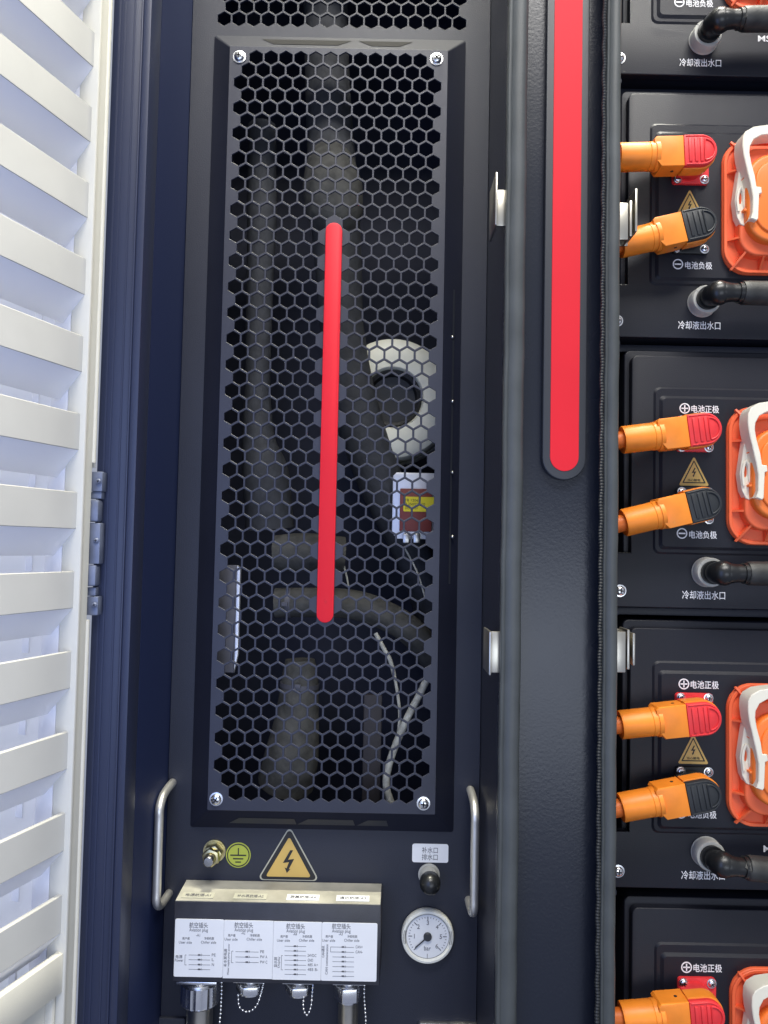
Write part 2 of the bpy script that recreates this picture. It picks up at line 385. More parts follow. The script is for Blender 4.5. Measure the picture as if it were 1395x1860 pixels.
# ================================================================== louvred door, swung open 108 degrees
HX = X(174, 930, SF); th = math.radians(18)
DV = Vector((-math.sin(th), -math.cos(th), 0)); DN = Vector((math.cos(th), -math.sin(th), 0))
DM = Matrix(((DV.x, -DN.x, 0, HX), (DV.y, -DN.y, 0, SF-6), (0, 0, 1, 0), (0, 0, 0, 1)))   # local (s, -n, z)
door = thing('louvred_door', 'white louvred cabinet door swung open at the left edge', 'door', (HX, SF, ZB))
ST0, ST1 = 12.0, 44.0
b = B()
b.box(ST0, ST1-5, -2, 26, ZB, ZT, 2, mtx=DM); b.box(ST1-6, ST1, -9, 30, ZB, ZT, 2.0, mtx=DM)
b.box(ST1-14, ST1-10, -3.6, 0, ZB, ZT, 1, mtx=DM)
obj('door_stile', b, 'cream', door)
zh0, zh1 = Z(165, 842, SF), Z(160, 1125, SF)
for z0, z1 in ((zh0, ZT), (ZB, zh1)):
    b = B(); b.tube([(9, 1, z0), (9, 1, z1)], 5.6, n=12, smooth=0, mtx=DM); b.box(-2, 4, 2, 22, z0-8, z1, 1.5, mtx=DM)
    obj('edge_bead', b, 'cream', door)
# louvres
Ys = SF - 55
zA = Z(162, 117, Ys); zC = Z(119, 1400, Ys); pitch = (zA-zC)/9
S0, S1 = ST1-4, 560.0
bots = [zA - pitch*k for k in range(-4, 12)]
zlast = bots[-1]
b = B(); g = B(); fh = 64.0
for k, z in enumerate(bots):
    b.box(S0, S1, 2, 7, z, z+fh, 1.2, 1, mtx=DM)
    prof = [(3, z), (6, z+1.5), (50, z-44), (47, z-47)]      # web running back and down from the face
    bm = bmesh.new()
    r0 = [bm.verts.new((S0, p[0], p[1])) for p in prof]; r1 = [bm.verts.new((S1, p[0], p[1])) for p in prof]
    bm.faces.new(r0); bm.faces.new(r1[::-1])
    for i in range(4): bm.faces.new((r0[i], r0[(i+1) % 4], r1[(i+1) % 4], r1[i]))
    bmesh.ops.recalc_face_normals(bm, faces=bm.faces); g.merge(bm, DM)
    b.box(S0, S1, 7.5, 12, z+fh-4, z+fh-0.5, 1, 1, mtx=DM)
    for s_ in (86, 330): g.box(s_, s_+3, 52, 66, z-74+fh*0, z-20, mtx=DM)
g.box(ST1-5.5, ST1-0.5, 30.5, 66, ZB, ZT, mtx=DM)
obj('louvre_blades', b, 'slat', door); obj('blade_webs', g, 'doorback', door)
b = B(); b.outline([[(S1+60, ZB), (ST0+4, ZB), (ST0+4, ZT), (S1+60, ZT)]], 66, 67, mtx=DM); obj('backlit_gap_sheet', b, 'backlit', door)  # added sheet that carries the backlight into the gaps
zr1 = Z(107, 1734, Ys); zr0 = Z(103, 1806, Ys)
b = B(); b.box(S0, S1, -5, 9, zr0, zr1, 1.5, mtx=DM); b.box(S0, S1, 20, 24, ZB, zr0-2, mtx=DM); b.box(ST1+2, ST1+10, 6, 20, ZB, zr0-2, 1, mtx=DM)
obj('bottom_rail', b, 'cream', door)
# hinge
hg = B(); kn = B()
def hb(bb, px0, px1, py0, py1, y0, y1, bev=2.0):
    zc0, zc1 = Z(170, py1, SF), Z(170, py0, SF); pm = (py0+py1)/2
    bb.box(X(px0, pm, SF), X(px1, pm, SF), y0, y1, zc0, zc1, bev)
hb(hg, 169, 189, 857, 893, SF-8, SF+14); hb(hg, 158, 186, 893, 906, SF-4, SF+12, 1.5); hb(kn, 156, 184, 908, 948, SF-14, SF+10, 5)
hb(hg, 162, 185, 950, 1024, SF-10, SF+12); hb(kn, 152, 179, 1026, 1064, SF-14, SF+10, 4)
hb(hg, 150, 176, 1067, 1082, SF-6, SF+10, 1.5); hb(hg, 160, 181, 1083, 1117, SF-8, SF+12)
h = obj('hinge', hg, 'hingegrey', door); obj('hinge_knuckle', kn, 'hingegrey', h)
for py, px in ((875, 183), (982, 179), (1098, 176)):
    screw('hinge_screw', (X(px, py, SF), SF-10, Z(px, py, SF)), 4.5, h, 'hingegrey')

# ================================================================== chiller unit: front panel and everything fixed to it
chil = thing('chiller_unit', 'black chiller unit with a hexagon mesh front behind the open white door', 'chiller', (-120, PB, ZB))
# mesh hole layout of the vent cover
Xl = (X(436.7, 153.8, VY) + X(400.7, 1391.7, VY))/2; Xr = (X(789, 160, VY) + X(769, 1347, VY))/2
hp = (Xr-Xl)/13; ztop = Z(612, 107, VY); zbot = Z(585, 1443, VY); rs = (ztop-zbot)/56
xbar = (X(606, 430, VY-4) + X(591, 1110, VY-4))/2; zbar1 = Z(606, 405, VY-4); zbar0 = Z(591, 1131, VY-4)
hr = (hp-4.6)/math.sqrt(3)
holes = []
for r in range(57):
    z = ztop - rs*r; cols = [(c if r % 2 == 0 else c+0.5) for c in range(14 if r % 2 == 0 else 13)]
    if r in (0, 56): cols = cols[1:-1]
    for c in cols:
        x = Xl + hp*c
        if abs(x-xbar) < hp*0.72 and zbar0-6 < z < zbar1+6: continue
        holes.append(hexpts(x, z, hr, hr*rs/(hp*0.866)))
iL = (X(415, 86, VY)+X(376, 1476, VY))/2; iR = (X(812, 92, VY)+X(795, 1476, VY))/2; iT = Z(612, 86, VY); iB = Z(585, 1477, VY)
oL = (X(391, 68, PB)+X(345, 1503, PB))/2; oR = (X(846, 80, PB)+X(823, 1507, PB))/2; oT = Z(617, 70, PB); oB = Z(585, 1506, PB)
# front panel sheet
ph = [rrect(XL+1, XR-1, ZB, ZT, 0.5, 1), rrect(oL+8, oR-8, oB+8, oT-8, 3)[::-1]]
uX = X(407, 37, PB); up = (X(835, 41, PB)-uX)/16; uz = Z(621, 38, PB); urs = up*0.866; uh = (up-4.4)/math.sqrt(3)
for r in range(7):
    for c in range(17 if r % 2 == 0 else 16): ph.append(hexpts(uX + up*(c + (0.5 if r % 2 else 0)), uz + urs*r, uh))
b = B(); b.outline(ph, PB, PB+5, 0.6); obj('front_panel', b, 'panel', chil, 30)
# vent cover
b = B(); O = rrect(oL, oR, oB, oT, 5, 3); I = rrect(iL, iR, iB, iT, 4, 3)
vm = [(iL+4, 0)]
b.frustum(rrect(oL+2, oR-2, oB+2, oT-2, 4, 3), PB+3, O, PB-2); b.frustum(O, PB-2, I, VY+3.5); 
b.frustum(I, VY+3.5, rrect(iL+1.5, iR-1.5, iB+1.5, iT-1.5, 3, 3), VY+1); b.frustum(rrect(oL+8, oR-8, oB+8, oT-8, 3, 3), PB-1, rrect(iL+5, iR-5, iB+5, iT-5, 3, 3), VY+6)
b.frustum(rrect(oL+2, oR-2, oB+2, oT-2, 4, 3), PB+3, rrect(oL+8, oR-8, oB+8, oT-8, 3, 3), PB-1)
vent = obj('vent_cover', b, 'ventframe', chil, 30)
b = B(); b.outline([rrect(iL+1.2, iR-1.2, iB+1.2, iT-1.2, 3, 3)] + holes, VY, VY+4.5, 0.7); obj('hexagon_mesh', b, 'vent', vent, 30)
b = B(); hw = 15.2*VY/F
b.prism([(xbar-hw*math.cos(math.pi*k/14), zbar0+hw-hw*math.sin(math.pi*k/14)) for k in range(15)] + [(xbar+hw*math.cos(math.pi*k/14), zbar1-hw+hw*math.sin(math.pi*k/14)) for k in range(15)], VY-7, VY-0.3, 1.8, 2)
obj('red_stripe', b, 'red', vent)
for px, py in ((435, 104), (793, 108), (393, 1451), (769, 1459)):
    screw('screw', (X(px, py, VY), VY-0.2, Z(px, py, VY)), 11.0, vent)
# slots pressed into the bevels
b = B(); mm = 0.5
def bevslot(z0, z1):
    xo, xi = oR-10, iR+7; yo, yi = PB-2, VY+3.5
    for t0, t1 in ((0.42, 0.52),):
        a = Vector((oR+(iR-oR)*t0, PB-2+(VY+5.5-PB)*t0, 0)); c = Vector((oR+(iR-oR)*t1, PB-2+(VY+5.5-PB)*t1, 0)); nrm = Vector((1, -1, 0)).normalized()*0.9
        bm = bmesh.new(); vs = [bm.verts.new(Vector((p.x, p.y, z))+nrm) for p, z in ((a, z0), (c, z0), (c, z1), (a, z1))]
        bm.faces.new(vs); b.merge(bm)
bevslot(Z(825, 1060, PB), Z(828, 532, PB)); obj('vent_slot', b, 'border', vent); b = B()
for (p0, p1) in ((425, 540), (548, 645), (655, 705)):
    x0, x1 = X(p0, 1495, PB), X(p1, 1495, PB); nrm = Vector((0, -1, -1)).normalized()*0.9
    za, zc_ = oB+(iB-oB)*0.30, oB+(iB-oB)*0.62; ya, yc = PB-2+(VY+5.5-PB)*0.30, PB-2+(VY+5.5-PB)*0.62
    bm = bmesh.new(); vs = [bm.verts.new(Vector(p)+nrm) for p in ((x0+16, yc, zc_), (x1-4, yc, zc_), (x1, ya, za), (x0-8, ya, za))]
    bm.faces.new(vs); b.merge(bm); obj('vent_slot', b, 'border', vent); b = B()
for (p0, p1) in ((478, 640), (652, 750)):
    x0, x1 = X(p0, 75, PB), X(p1, 75, PB); nrm = Vector((0, -1, 1)).normalized()*0.9
    za, zc_ = oT+(iT-oT)*0.3, oT+(iT-oT)*0.75; ya, yc = PB-2+(VY+5.5-PB)*0.3, PB-2+(VY+5.5-PB)*0.75
    bm = bmesh.new(); vs = [bm.verts.new(Vector(p)+nrm) for p in ((x0+30, yc, zc_), (x1-30, yc, zc_), (x1, ya, za), (x0, ya, za))]
    bm.faces.new(vs); b.merge(bm); obj('vent_slot', b, 'rubber_dark', vent); b = B()
b = B()
for py in (612, 729, 858, 975):
    b = B(); b.ball((X(822, py, 1655), 1657, Z(822, py, 1655)), 3.8, 10); obj('rivet', b, 'steel', vent)

# handles
def handle(px_a, py_a, px_b, py_b, h=95):
    A = W(px_a, py_a, PB); Bt = W(px_b, py_b, PB); xm = (A.x+Bt.x)/2; A.x = Bt.x = xm
    b = B(); y = PB-h; r = 8.6
    b.tube([(xm, PB-1, A.z), (xm, PB-h*0.5, A.z-2), (xm, PB-h*0.8, A.z-8), (xm, y+1, A.z-24), (xm, y, A.z-48), (xm, y, (A.z+Bt.z)/2), (xm, y, Bt.z+48), (xm, y+1, Bt.z+24), (xm, PB-h*0.8, Bt.z+8), (xm, PB-h*0.5, Bt.z+2), (xm, PB-1, Bt.z)], r, n=18, smooth=6)
    return b
obj('handle', handle(314, 1421, 307, 1622), 'handle', chil); obj('handle', handle(855, 1434, 850, 1634), 'handle', chil)

# earth stud
c = W(390, 1545, PB); b = B()
b.lathe([(24, 0), (24, 4)], c, n=28); b.lathe([(21, 4), (21, 8)], c, n=28)
b.prism(hexpts(c.x, c.z, 21, rot=12), PB-28, PB-8, 2.0, 2); b.lathe([(12, 8), (12, 46), (10.5, 48), (0.001, 48)], c, n=24)
b.prism(hexpts(c.x, c.z, 19, rot=40), PB-42, PB-29, 2.0, 2)
st = obj('earth_stud', b, 'zinc', chil); b = B(); b.lathe([(11.2, 46), (11.2, 58), (9, 61), (0.001, 61.5)], c, n=24)
obj('stud_end', b, 'steel', st)
# earth sticker
c = W(433, 1553, PB); b = B(); b.prism(circ(c.x, c.z, 26.5, 40), PB-0.9, PB-0.1); es = obj('earth_sticker', b, 'lime', chil)
b = B(); b.outline([circ(c.x, c.z, 24.2, 40), circ(c.x, c.z, 22.0, 40)[::-1]], PB-1.5, PB-1.0)
b.box(c.x-1.2, c.x+1.2, PB-1.5, PB-1.0, c.z+1, c.z+15); b.box(c.x-17, c.x+17, PB-1.5, PB-1.0, c.z-1.4, c.z+1.2)
b.box(c.x-11, c.x+11, PB-1.5, PB-1.0, c.z-8.6, c.z-6.2); b.box(c.x-6, c.x+6, PB-1.5, PB-1.0, c.z-15.5, c.z-13.2)
obj('earth_symbol', b, 'ink', es)
# warning triangle
def bolt(x, z, h, w):   # lightning bolt with arrow tip, centre (x,z)
    q = [(0.08, .5), (-0.36, -0.06), (0.02, -0.02), (-0.13, -0.30), (-0.24, -0.26), (-0.10, -0.5), (0.12, -0.32), (0.02, -0.33), (0.34, 0.12), (-0.04, 0.08), (0.26, .5)]
    return [(x+a*w, z+c_*h) for a, c_ in q]
a = W(526, 1508, PB); base = W(526, 1599, PB); hw = (X(578, 1598, PB)-X(475, 1598, PB))/2; hh = a.z-base.z+9
b = B(); b.prism(rtri(a.x, a.z+9, hw*1.10, hh, 7), PB-0.9, PB-0.1); ws = obj('warning_sign', b, 'silverlabel', chil)
b = B(); b.prism(rtri(a.x, a.z+4.5, hw*1.03, hh-6.5, 6), PB-1.4, PB-0.95); obj('sign_border', b, 'ink', ws)
b = B(); b.prism(rtri(a.x, a.z-13, hw*0.80, hh-30, 3), PB-1.9, PB-1.45); obj('sign_face', b, 'yellow', ws)
b = B(); b.outline([bolt(a.x, base.z+40, 48, 34)], PB-2.4, PB-1.95); obj('lightning_mark', b, 'ink', ws)
# drain label
p0, p1 = W(749, 1532, PB), W(814, 1567, PB); b = B(); b.prism(rrect(p0.x, p1.x, p1.z, p0.z, 5), PB-1.0, PB-0.1); dl = obj('port_label', b, 'white', chil)
b = B(); m_ = (p0.z+p1.z)/2-1; cx_ = (p0.x+p1.x)/2-1
b.text('补水口', cx_-17, cx_+17, m_+1.0, m_+14, PB-1.05, bold=0.04); b.text('排水口', cx_-17, cx_+17, m_-13.5, m_-0.6, PB-1.05, bold=0.04)
obj('port_text', b, 'inkgrey', dl)
# fill port with black ball cap
c = W(779, 1588, PB); b = B(); b.lathe([(23, 0), (23, 3), (20, 4), (20, 30), (18, 33)], c, n=28); fp = obj('fill_port', b, 'collar', chil)
b = B(); b.lathe([(19.5, 31), (21.5, 35), (22, 44), (20.5, 54), (15.5, 62), (8, 66), (0.001, 67)], c, n=28); obj('port_cap', b, 'elbow', fp)
# pressure gauge
c = W(776, 1695, PB); R = 55.5; b = B()
b.lathe([(R-2, 0), (R, 3), (R, 15), (R-2, 18.5), (R-6, 19), (R-8.5, 16.5), (R-10, 13)], c, n=64, closed=False); ga = obj('pressure_gauge', b, 'gauge', chil)
b = B(); b.lathe([(0.001, 13.2), (R-9, 13.2)], c, n=64, closed=False); dial = obj('gauge_dial', b, 'dial', ga)
b = B(); yd = PB-13.3
def rad_box(ang, r0, r1, w, bb):
    mt = Matrix.Translation((c.x, 0, c.z)) @ Matrix.Rotation(-math.radians(ang), 4, 'Y')
    bb.box(r0, r1, yd-0.6, yd-0.1, -w/2, w/2, mtx=mt)
for k in range(31):
    ang = 225 - 9.0*k; big = k % 5 == 0
    rad_box(ang, R-18-(5 if big else 0), R-15, 1.5 if big else 0.9, b)
    if big and 0 < k:
        ar = math.radians(ang); rx = R-27.5; tx, tz = c.x+rx*math.cos(ar), c.z+rx*math.sin(ar)
        b.text(str(k//5), tx-2.8, tx+2.8, tz-4.6, tz+4.6, yd-0.1, keep=True)
b.text('bar', c.x-7, c.x+7, c.z-29, c.z-20, yd-0.1)
b.box(c.x-0.5, c.x+0.5, yd-0.6, yd-0.1, c.z-45, c.z-36)
b.outline([circ(c.x, c.z, R-9.6, 64), circ(c.x, c.z, R-10.4, 64)[::-1]], yd-0.6, yd-0.1)
obj('gauge_scale', b, 'inkgrey', dial)
b = B(); mt = Matrix.Translation((c.x, 0, c.z)) @ Matrix.Rotation(-math.radians(221), 4, 'Y')
b.box(-6, 34, yd-4, yd-2.8, -1.2, 1.2, mtx=mt); b.lathe([(8.6, 13.4), (8.6, 18), (7.4, 19.2), (0.001, 19.4)], c, n=28); obj('needle', b, 'border', dial)
for s in (-1, 1):
    b = B()
    for k in range(2):
        pts = []
        for q in range(9):
            an = math.radians(-16+4*q) ; rr = R-8 + k*3.5
            pts.append((c.x+s*rr*math.cos(an), PB-18.6, c.z+rr*math.sin(an)))
        b.tube(pts, 0.7, n=6, smooth=0)
    obj('bezel_clip', b, 'inkgrey', ga)

# connector box
CY = PB-95
fL = (X(315, 1640, CY)+X(314, 1786, CY))/2; fR = (X(692, 1644, CY)+X(689, 1789, CY))/2; fT = Z(503, 1641, CY); fB = Z(503, 1787, CY)
bL, bR = X(338, 1600, PB), X(693, 1606, PB); bT = Z(515, 1602, PB)
b = B(); bm = bmesh.new()
V = [bm.verts.new(p) for p in ((fL, CY, fB), (fR, CY, fB), (fR, CY, fT), (fL, CY, fT), (bL, PB-0.5, fB), (bR+3, PB-0.5, fB), (bR+3, PB-0.5, bT), (bL, PB-0.5, bT))]
for f in ((0, 1, 2, 3), (3, 2, 6, 7), (0, 4, 5, 1), (0, 3, 7, 4), (1, 5, 6, 2), (4, 7, 6, 5)): bm.faces.new([V[i] for i in f])
bmesh.ops.recalc_face_normals(bm, faces=bm.faces)
bmesh.ops.bevel(bm, geom=bm.edges[:], offset=2.2, segments=2, profile=0.5, affect='EDGES'); b.merge(bm)
box = obj('connector_box', b, 'boxtop', chil)
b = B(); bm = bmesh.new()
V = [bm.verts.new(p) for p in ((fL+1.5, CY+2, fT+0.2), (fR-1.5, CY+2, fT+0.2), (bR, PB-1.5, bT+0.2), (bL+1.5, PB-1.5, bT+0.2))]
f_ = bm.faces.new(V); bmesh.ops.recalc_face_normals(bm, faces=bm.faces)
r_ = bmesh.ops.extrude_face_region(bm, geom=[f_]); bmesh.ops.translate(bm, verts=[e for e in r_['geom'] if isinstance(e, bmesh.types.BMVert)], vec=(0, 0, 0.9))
bmesh.ops.recalc_face_normals(bm, faces=bm.faces); b.merge(bm); obj('box_top_light', b, 'lit_top', box)  # thin added sheet, lamplight on the box top painted into its colour
# stickers on its sloped top
topn = Vector((0, -(fT-bT), (CY-PB))).normalized()
tu = Vector((0, CY-PB, fT-bT)); tl = tu.length; tdir = tu/tl; nn_ = Vector((1, 0, 0)).cross(tdir)
if nn_.z < 0: nn_ = -nn_
for i, (pxa, pxb, txt) in enumerate(((331, 389, '电源航插-A1'), (425, 485, '补水泵航插-A2'), (521, 580, '屏幕航插-A4'), (611, 671, '通讯航插-A3'))):
    Yc = CY+24; xa_, xb_ = X(pxa, 1630, Yc), X(pxb, 1630, Yc); d0, d1 = tl-36, tl-12
    o0 = Vector((0, PB, bT)) + nn_*1.5
    bm = bmesh.new(); vs = [bm.verts.new(o0 + Vector((x, 0, 0)) + tdir*d + nn_*n_) for n_ in (0, 0.8) for x, d in ((xa_, d0), (xb_, d0), (xb_, d1), (xa_, d1))]
    for f in ((0, 1, 2, 3), (4, 5, 6, 7), (0, 1, 5, 4), (1, 2, 6, 5), (2, 3, 7, 6), (3, 0, 4, 7)): bm.faces.new([vs[q] for q in f])
    bmesh.ops.recalc_face_normals(bm, faces=bm.faces); b = B(); b.merge(bm); tg = obj('top_tag', b, 'silverlabel' if i < 2 else 'white', box)
    # text lies in the slope plane: build flat (x,z) then map z -> along slope
    t = B(); t.text(txt, xa_+7, xb_-7, -6, 6, 0, bold=0.05); dm = (d0+d1)/2
    for v in t.bm.verts: v.co = o0 + Vector((v.co.x, 0, 0)) + tdir*(dm - v.co.z) + nn_*(0.85 - v.co.y)
    obj('tag_text', t, 'inkgrey', tg)
# wiring label on the front: four panes with print
p0, p1 = W(317, 1670, CY), W(684, 1779, CY)
lz1, lz0 = Z(500, 1672, CY), Z(500, 1777, CY)
edges = [X(317, 1720, CY), X(406, 1720, CY), X(496, 1720, CY), X(584, 1720, CY), X(685, 1720, CY)]
SIDE = [('A1', 27), ('A2', 34), ('A4', 40), ('A3', 36)]
def pl(px, py): v = W(px, py, CY); return v.x, v.z
for i in range(4):
    x0, x1 = edges[i]+0.2, edges[i+1]-0.2; b = B()
    dz = (0, -1.2, -2.0, -2.2)[i]
    b.prism(rrect(x0, x1, lz0+dz, lz1+dz*0.6, 3 if i in (0, 3) else 0.6, 3), CY-1.0, CY-0.1)
    lab = obj('wiring_label', b, 'white', box)
    t = B(); Yt = CY-1.05
    cxp = (361, 443, 537, 620)[i]; dy = (0, 0, 2, 2)[i]
    def tx(s, pxc, pyc, wpx, hpx, bold=0.0, rot=0, shear=0.0):
        x, z = pl(pxc, pyc); k = CY/F/2
        t.text(s, x-wpx*k, x+wpx*k, z-hpx*k, z+hpx*k, Yt, bold=bold, rot=rot, shear=shear, th=0.3)
    def ln(pxa, pxb, py, w=0.8):
        x, z = pl(pxa, py); x2, _ = pl(pxb, py); t.box(x, x2, Yt-0.3, Yt-0.02, z-w/2, z+w/2)
    def vl(px, pya, pyb, w=0.8):
        x, z = pl(px, pya); _, z2 = pl(px, pyb); t.box(x-w/2, x+w/2, Yt-0.3, Yt-0.02, z2, z)
    tx('航空插头', cxp, 1680+dy, 33, 10, 0.03); tx('Aviation plug', cxp, 1689.5+dy, 33, 7.5)
    tx('-'+SIDE[i][0], cxp-1, (1698, 1694, 1696, 1696)[i], 7, 5)
    us = (1704, 1698.5, 1700.5, 1700.5)[i]; ux = (338, 421, 516, 598)[i]; kx_ = (380, 463, 558, 640)[i]
    tx('用户侧', ux, us, 13, 5, 0.06); tx('User side', ux-1, us+7, 23, 4.6); tx('冷却机侧', kx_, us, 17, 5, 0.06); tx('Chiller side', kx_-1, us+7, 27, 4.6)
    if i == 0: rows = [1734, 1742.5, 1751.5, 1760]; la, lb, lt = 343, 382, ['PE', 'L', 'N', '']
    elif i == 1: rows = [1728, 1737.5, 1747]; la, lb, lt = 428, 470, ['PE', 'PW A', 'PW C']
    elif i == 2: rows = [1718, 1726.5, 1735, 1743.5, 1752, 1760.5, 1769]; la, lb, lt = 517, 556, ['', '', '24VDC', 'GND', '485 A+', '485 B-', '']
    else: rows = [1719.5, 1728.5, 1737.5, 1746, 1755, 1764, 1772.5]; la, lb, lt = 604, 643, ['CAN+', 'CAN-', '', '', '', '', '']
    for r_, nm in zip(rows, lt):
        ln(la, lb, r_, 0.7); mid = (la+lb)/2
        x, z = pl(mid, r_); t.box(x-3.2, x+2.2, Yt-0.3, Yt-0.02, z-1.5, z+1.5); t.outline([[(x+3.2, z+3), (x+5.6, z), (x+3.2, z-3), (x+4.4, z)]], Yt-0.3, Yt-0.02)
        if nm: w_ = len(nm)*2.9+1; tx(nm, lb+3+w_/2, r_, w_, 4.8)
    if i == 0: vl(336.5, 1734, 1752); ln(336.5, 339, 1734); ln(336.5, 339, 1752); tx('电源', 325.5, 1737, 12, 6, 0.03); tx('Power', 325.5, 1743.5, 15, 5)
    elif i == 1: vl(421, 1727, 1748); ln(421, 424, 1727); ln(421, 424, 1748); tx('补水泵电源', 409.5, 1739, 5.5, 31, 0.03, 90); tx('Water supply pump power', 415.5, 1742, 4.4, 54, 0, 90)
    elif i == 2: vl(511.5, 1735, 1761); ln(511.5, 514, 1735); ln(511.5, 514, 1761); tx('显示屏', 501, 1747, 5.5, 18, 0.03, 90); tx('Display', 507, 1747, 4.6, 19, 0, 90)
    else: vl(600.5, 1719.5, 1728.5); ln(600.5, 604, 1719.5); ln(600.5, 604, 1728.5); tx('CAN通讯', 587, 1728, 5.2, 20, 0.03, 90); tx('CAN communication', 593.5, 1742, 4.4, 52, 0, 90)
    obj('wiring_print', t, 'inkgrey', lab)

# small plates at the bottom of the panel
p0 = W(284, 1845, PB); p1 = W(338, 1845, PB); b = B(); b.prism(rrect(p0.x, p1.x, p0.z-120, p0.z, 4), PB-8, PB-0.2, 1.5); mp = obj('mounting_plate', b, 'panel', chil)
screw('screw', (X(300, 1866, PB), PB-8.2, Z(300, 1866, PB)), 9, mp)
p0 = W(758, 1853, PB); p1 = W(874, 1857, PB); b = B(); b.prism(rrect(p0.x, p1.x, p0.z-150, p0.z, 8), PB-12, PB-0.2, 3); np_ = obj('lower_plate', b, 'steel', chil)
b = B(); b.prism(rrect(p0.x+6, p1.x-6, p0.z-145, p0.z-6, 5), PB-12.8, PB-12.1); obj('plate_face', b, 'border', np_)

# ================================================================== what shows behind the mesh
def hose(name, pts, r, m, label, cat='hose', group=None, smooth=8, n=18):
    b = B(); P = [W(px, py, Y) for px, py, Y in pts]; b.tube(P, r, n=n, smooth=smooth)
    o = obj(name, b, m); return tag(o, label, cat, group)
hose('coolant_pipe', [(590, -60, 1830), (594, 120, 1830), (600, 250, 1800), (606, 350, 1780), (614, 470, 1800), (622, 600, 1830), (646, 740, 1850), (694, 880, 1880), (760, 1030, 1930), (800, 1180, 2000)],
     [54, 54, 56, 60, 56, 52, 56, 56, 46, 42], 'foam', 'thick dark foam wrapped pipe running down behind the red stripe on the mesh', 'pipe')
hose('coolant_pipe', [(476, 230, 1850), (476, 380, 1840), (472, 520, 1840), (468, 700, 1840), (470, 800, 1840), (482, 860, 1840), (490, 960, 1850)],
     [34, 36, 32, 30, 40, 56, 58], 'foam', 'straight dark pipe with a swollen lower end behind the left of the mesh', 'pipe')
hose('pipe_fitting', [(498, 1004, 1800), (530, 1003, 1800), (570, 1003, 1800), (625, 1006, 1810)], [40, 44, 44, 40], 'foam_light', 'grey stub fitting level with the lower end of the red stripe', 'fitting', smooth=3)
hose('curved_hose', [(500, 1095, 1800), (560, 1094, 1800), (640, 1098, 1800), (700, 1118, 1810), (750, 1150, 1830), (790, 1200, 1860)], [34, 34, 34, 34, 34, 34], 'foam_light', 'grey hose curving down to the right below the red stripe')
hose('funnel_hose', [(545, 1198, 1800), (545, 1230, 1800), (540, 1300, 1800), (530, 1370, 1800), (520, 1420, 1820)], [34, 42, 50, 62, 66], 'foam_light', 'grey bottle shaped hose end widening downward low behind the mesh', smooth=6)
bb_ = B(); bb_.tube([W(*p) for p in ((594, 262, 1795), (600, 300, 1772), (604, 340, 1760), (608, 390, 1768), (612, 440, 1800))], [30, 58, 70, 66, 40], n=22, smooth=6)
obj('pipe_bulge', bb_, 'foam_light', bpy.data.objects['coolant_pipe'])
def clamp(pts, r, parent):
    b = B(); P = [W(*p) for p in pts]; b.tube(P, r, n=20, smooth=0); d = (P[1]-P[0]).normalized()
    b.box(P[0].x-6, P[0].x+8, P[0].y-r-7, P[0].y-r+2, P[0].z-5, P[0].z+5, 1); obj('hose_clamp', b, 'strap', parent)
ob = bpy.data.objects
clamp([(520, 1095, 1800), (529, 1095, 1800)], 35.2, ob['curved_hose']); clamp([(585, 1003, 1800), (594, 1003.3, 1800)], 44.6, ob['pipe_fitting'])
clamp([(544.2, 1240, 1800), (543.6, 1248, 1800)], 45.5, ob['funnel_hose'])
# drum
c = W(713, 722, 1850); b = B()
b.lathe([(146, -90), (150, -80), (150, -26), (145, -10), (130, 0), (92, 3), (76, 0), (72, -6), (71, -60)], c, n=64, closed=False)
dr = thing('coolant_pump', 'cream round pump drum with a dark centre behind the mesh', 'pump', c)
obj('drum', b, 'drum', dr); b = B(); b.lathe([(71, -60), (71, -12), (67, -6), (60, -10), (56, -30), (0.001, -34)], c, n=56); obj('hub', b, 'black', dr)
b = B(); b.tube([(c.x+156*math.cos(math.radians(a_)), c.y+70, c.z+156*math.sin(math.radians(a_))) for a_ in range(-105, -4, 5)], 5, n=8, smooth=0); obj('drum_rim', b, 'steel', dr)
# relay on bright plate
c = W(752, 918, 1800)
rl = thing('brake_resistor', 'bright metal plate with a red brown block and yellow tag behind the mesh', 'component', c)
p0 = W(714, 858, 1800); p1 = W(800, 980, 1800); b = B()
b.prism([(p0.x+8, p0.z), (p1.x, p0.z), (p1.x, p1.z), (p0.x+12, p1.z), (p0.x, p1.z+14), (p0.x, p0.z-8)], 1800, 1806, 1.0); obj('bright_plate', b, 'silver', rl)
p0 = W(727, 887, 1785); p1 = W(776, 966, 1785); b = B(); b.box(p0.x, p1.x+10, 1785, 1799.5, p1.z, p0.z, 2); rb = obj('red_block', b, 'resistor', rl)
p0 = W(733, 902, 1784); p1 = W(790, 930, 1784); b = B(); b.prism(rrect(p0.x, p1.x, p1.z, p0.z, 3), 1783.5, 1784.8); tg = obj('yellow_tag', b, 'brightyellow', rb)
b = B(); hgt = p0.z-p1.z
for k, s in enumerate(('FB 1206', 'P 2500W 20', 'DC  110V')):
    zz = p0.z-5-k*9; b.text(s, p0.x+4, p0.x+(34 if k != 1 else 50), zz-6, zz, 1783.4)
obj('tag_text', b, 'ink', tg)
b = B()
for px in (738, 757): q = W(px, 977, 1790); b.box(q.x-8, q.x+8, 1788, 1800, q.z-12, q.z+10, 2)
obj('terminals', b, 'steel', rl)
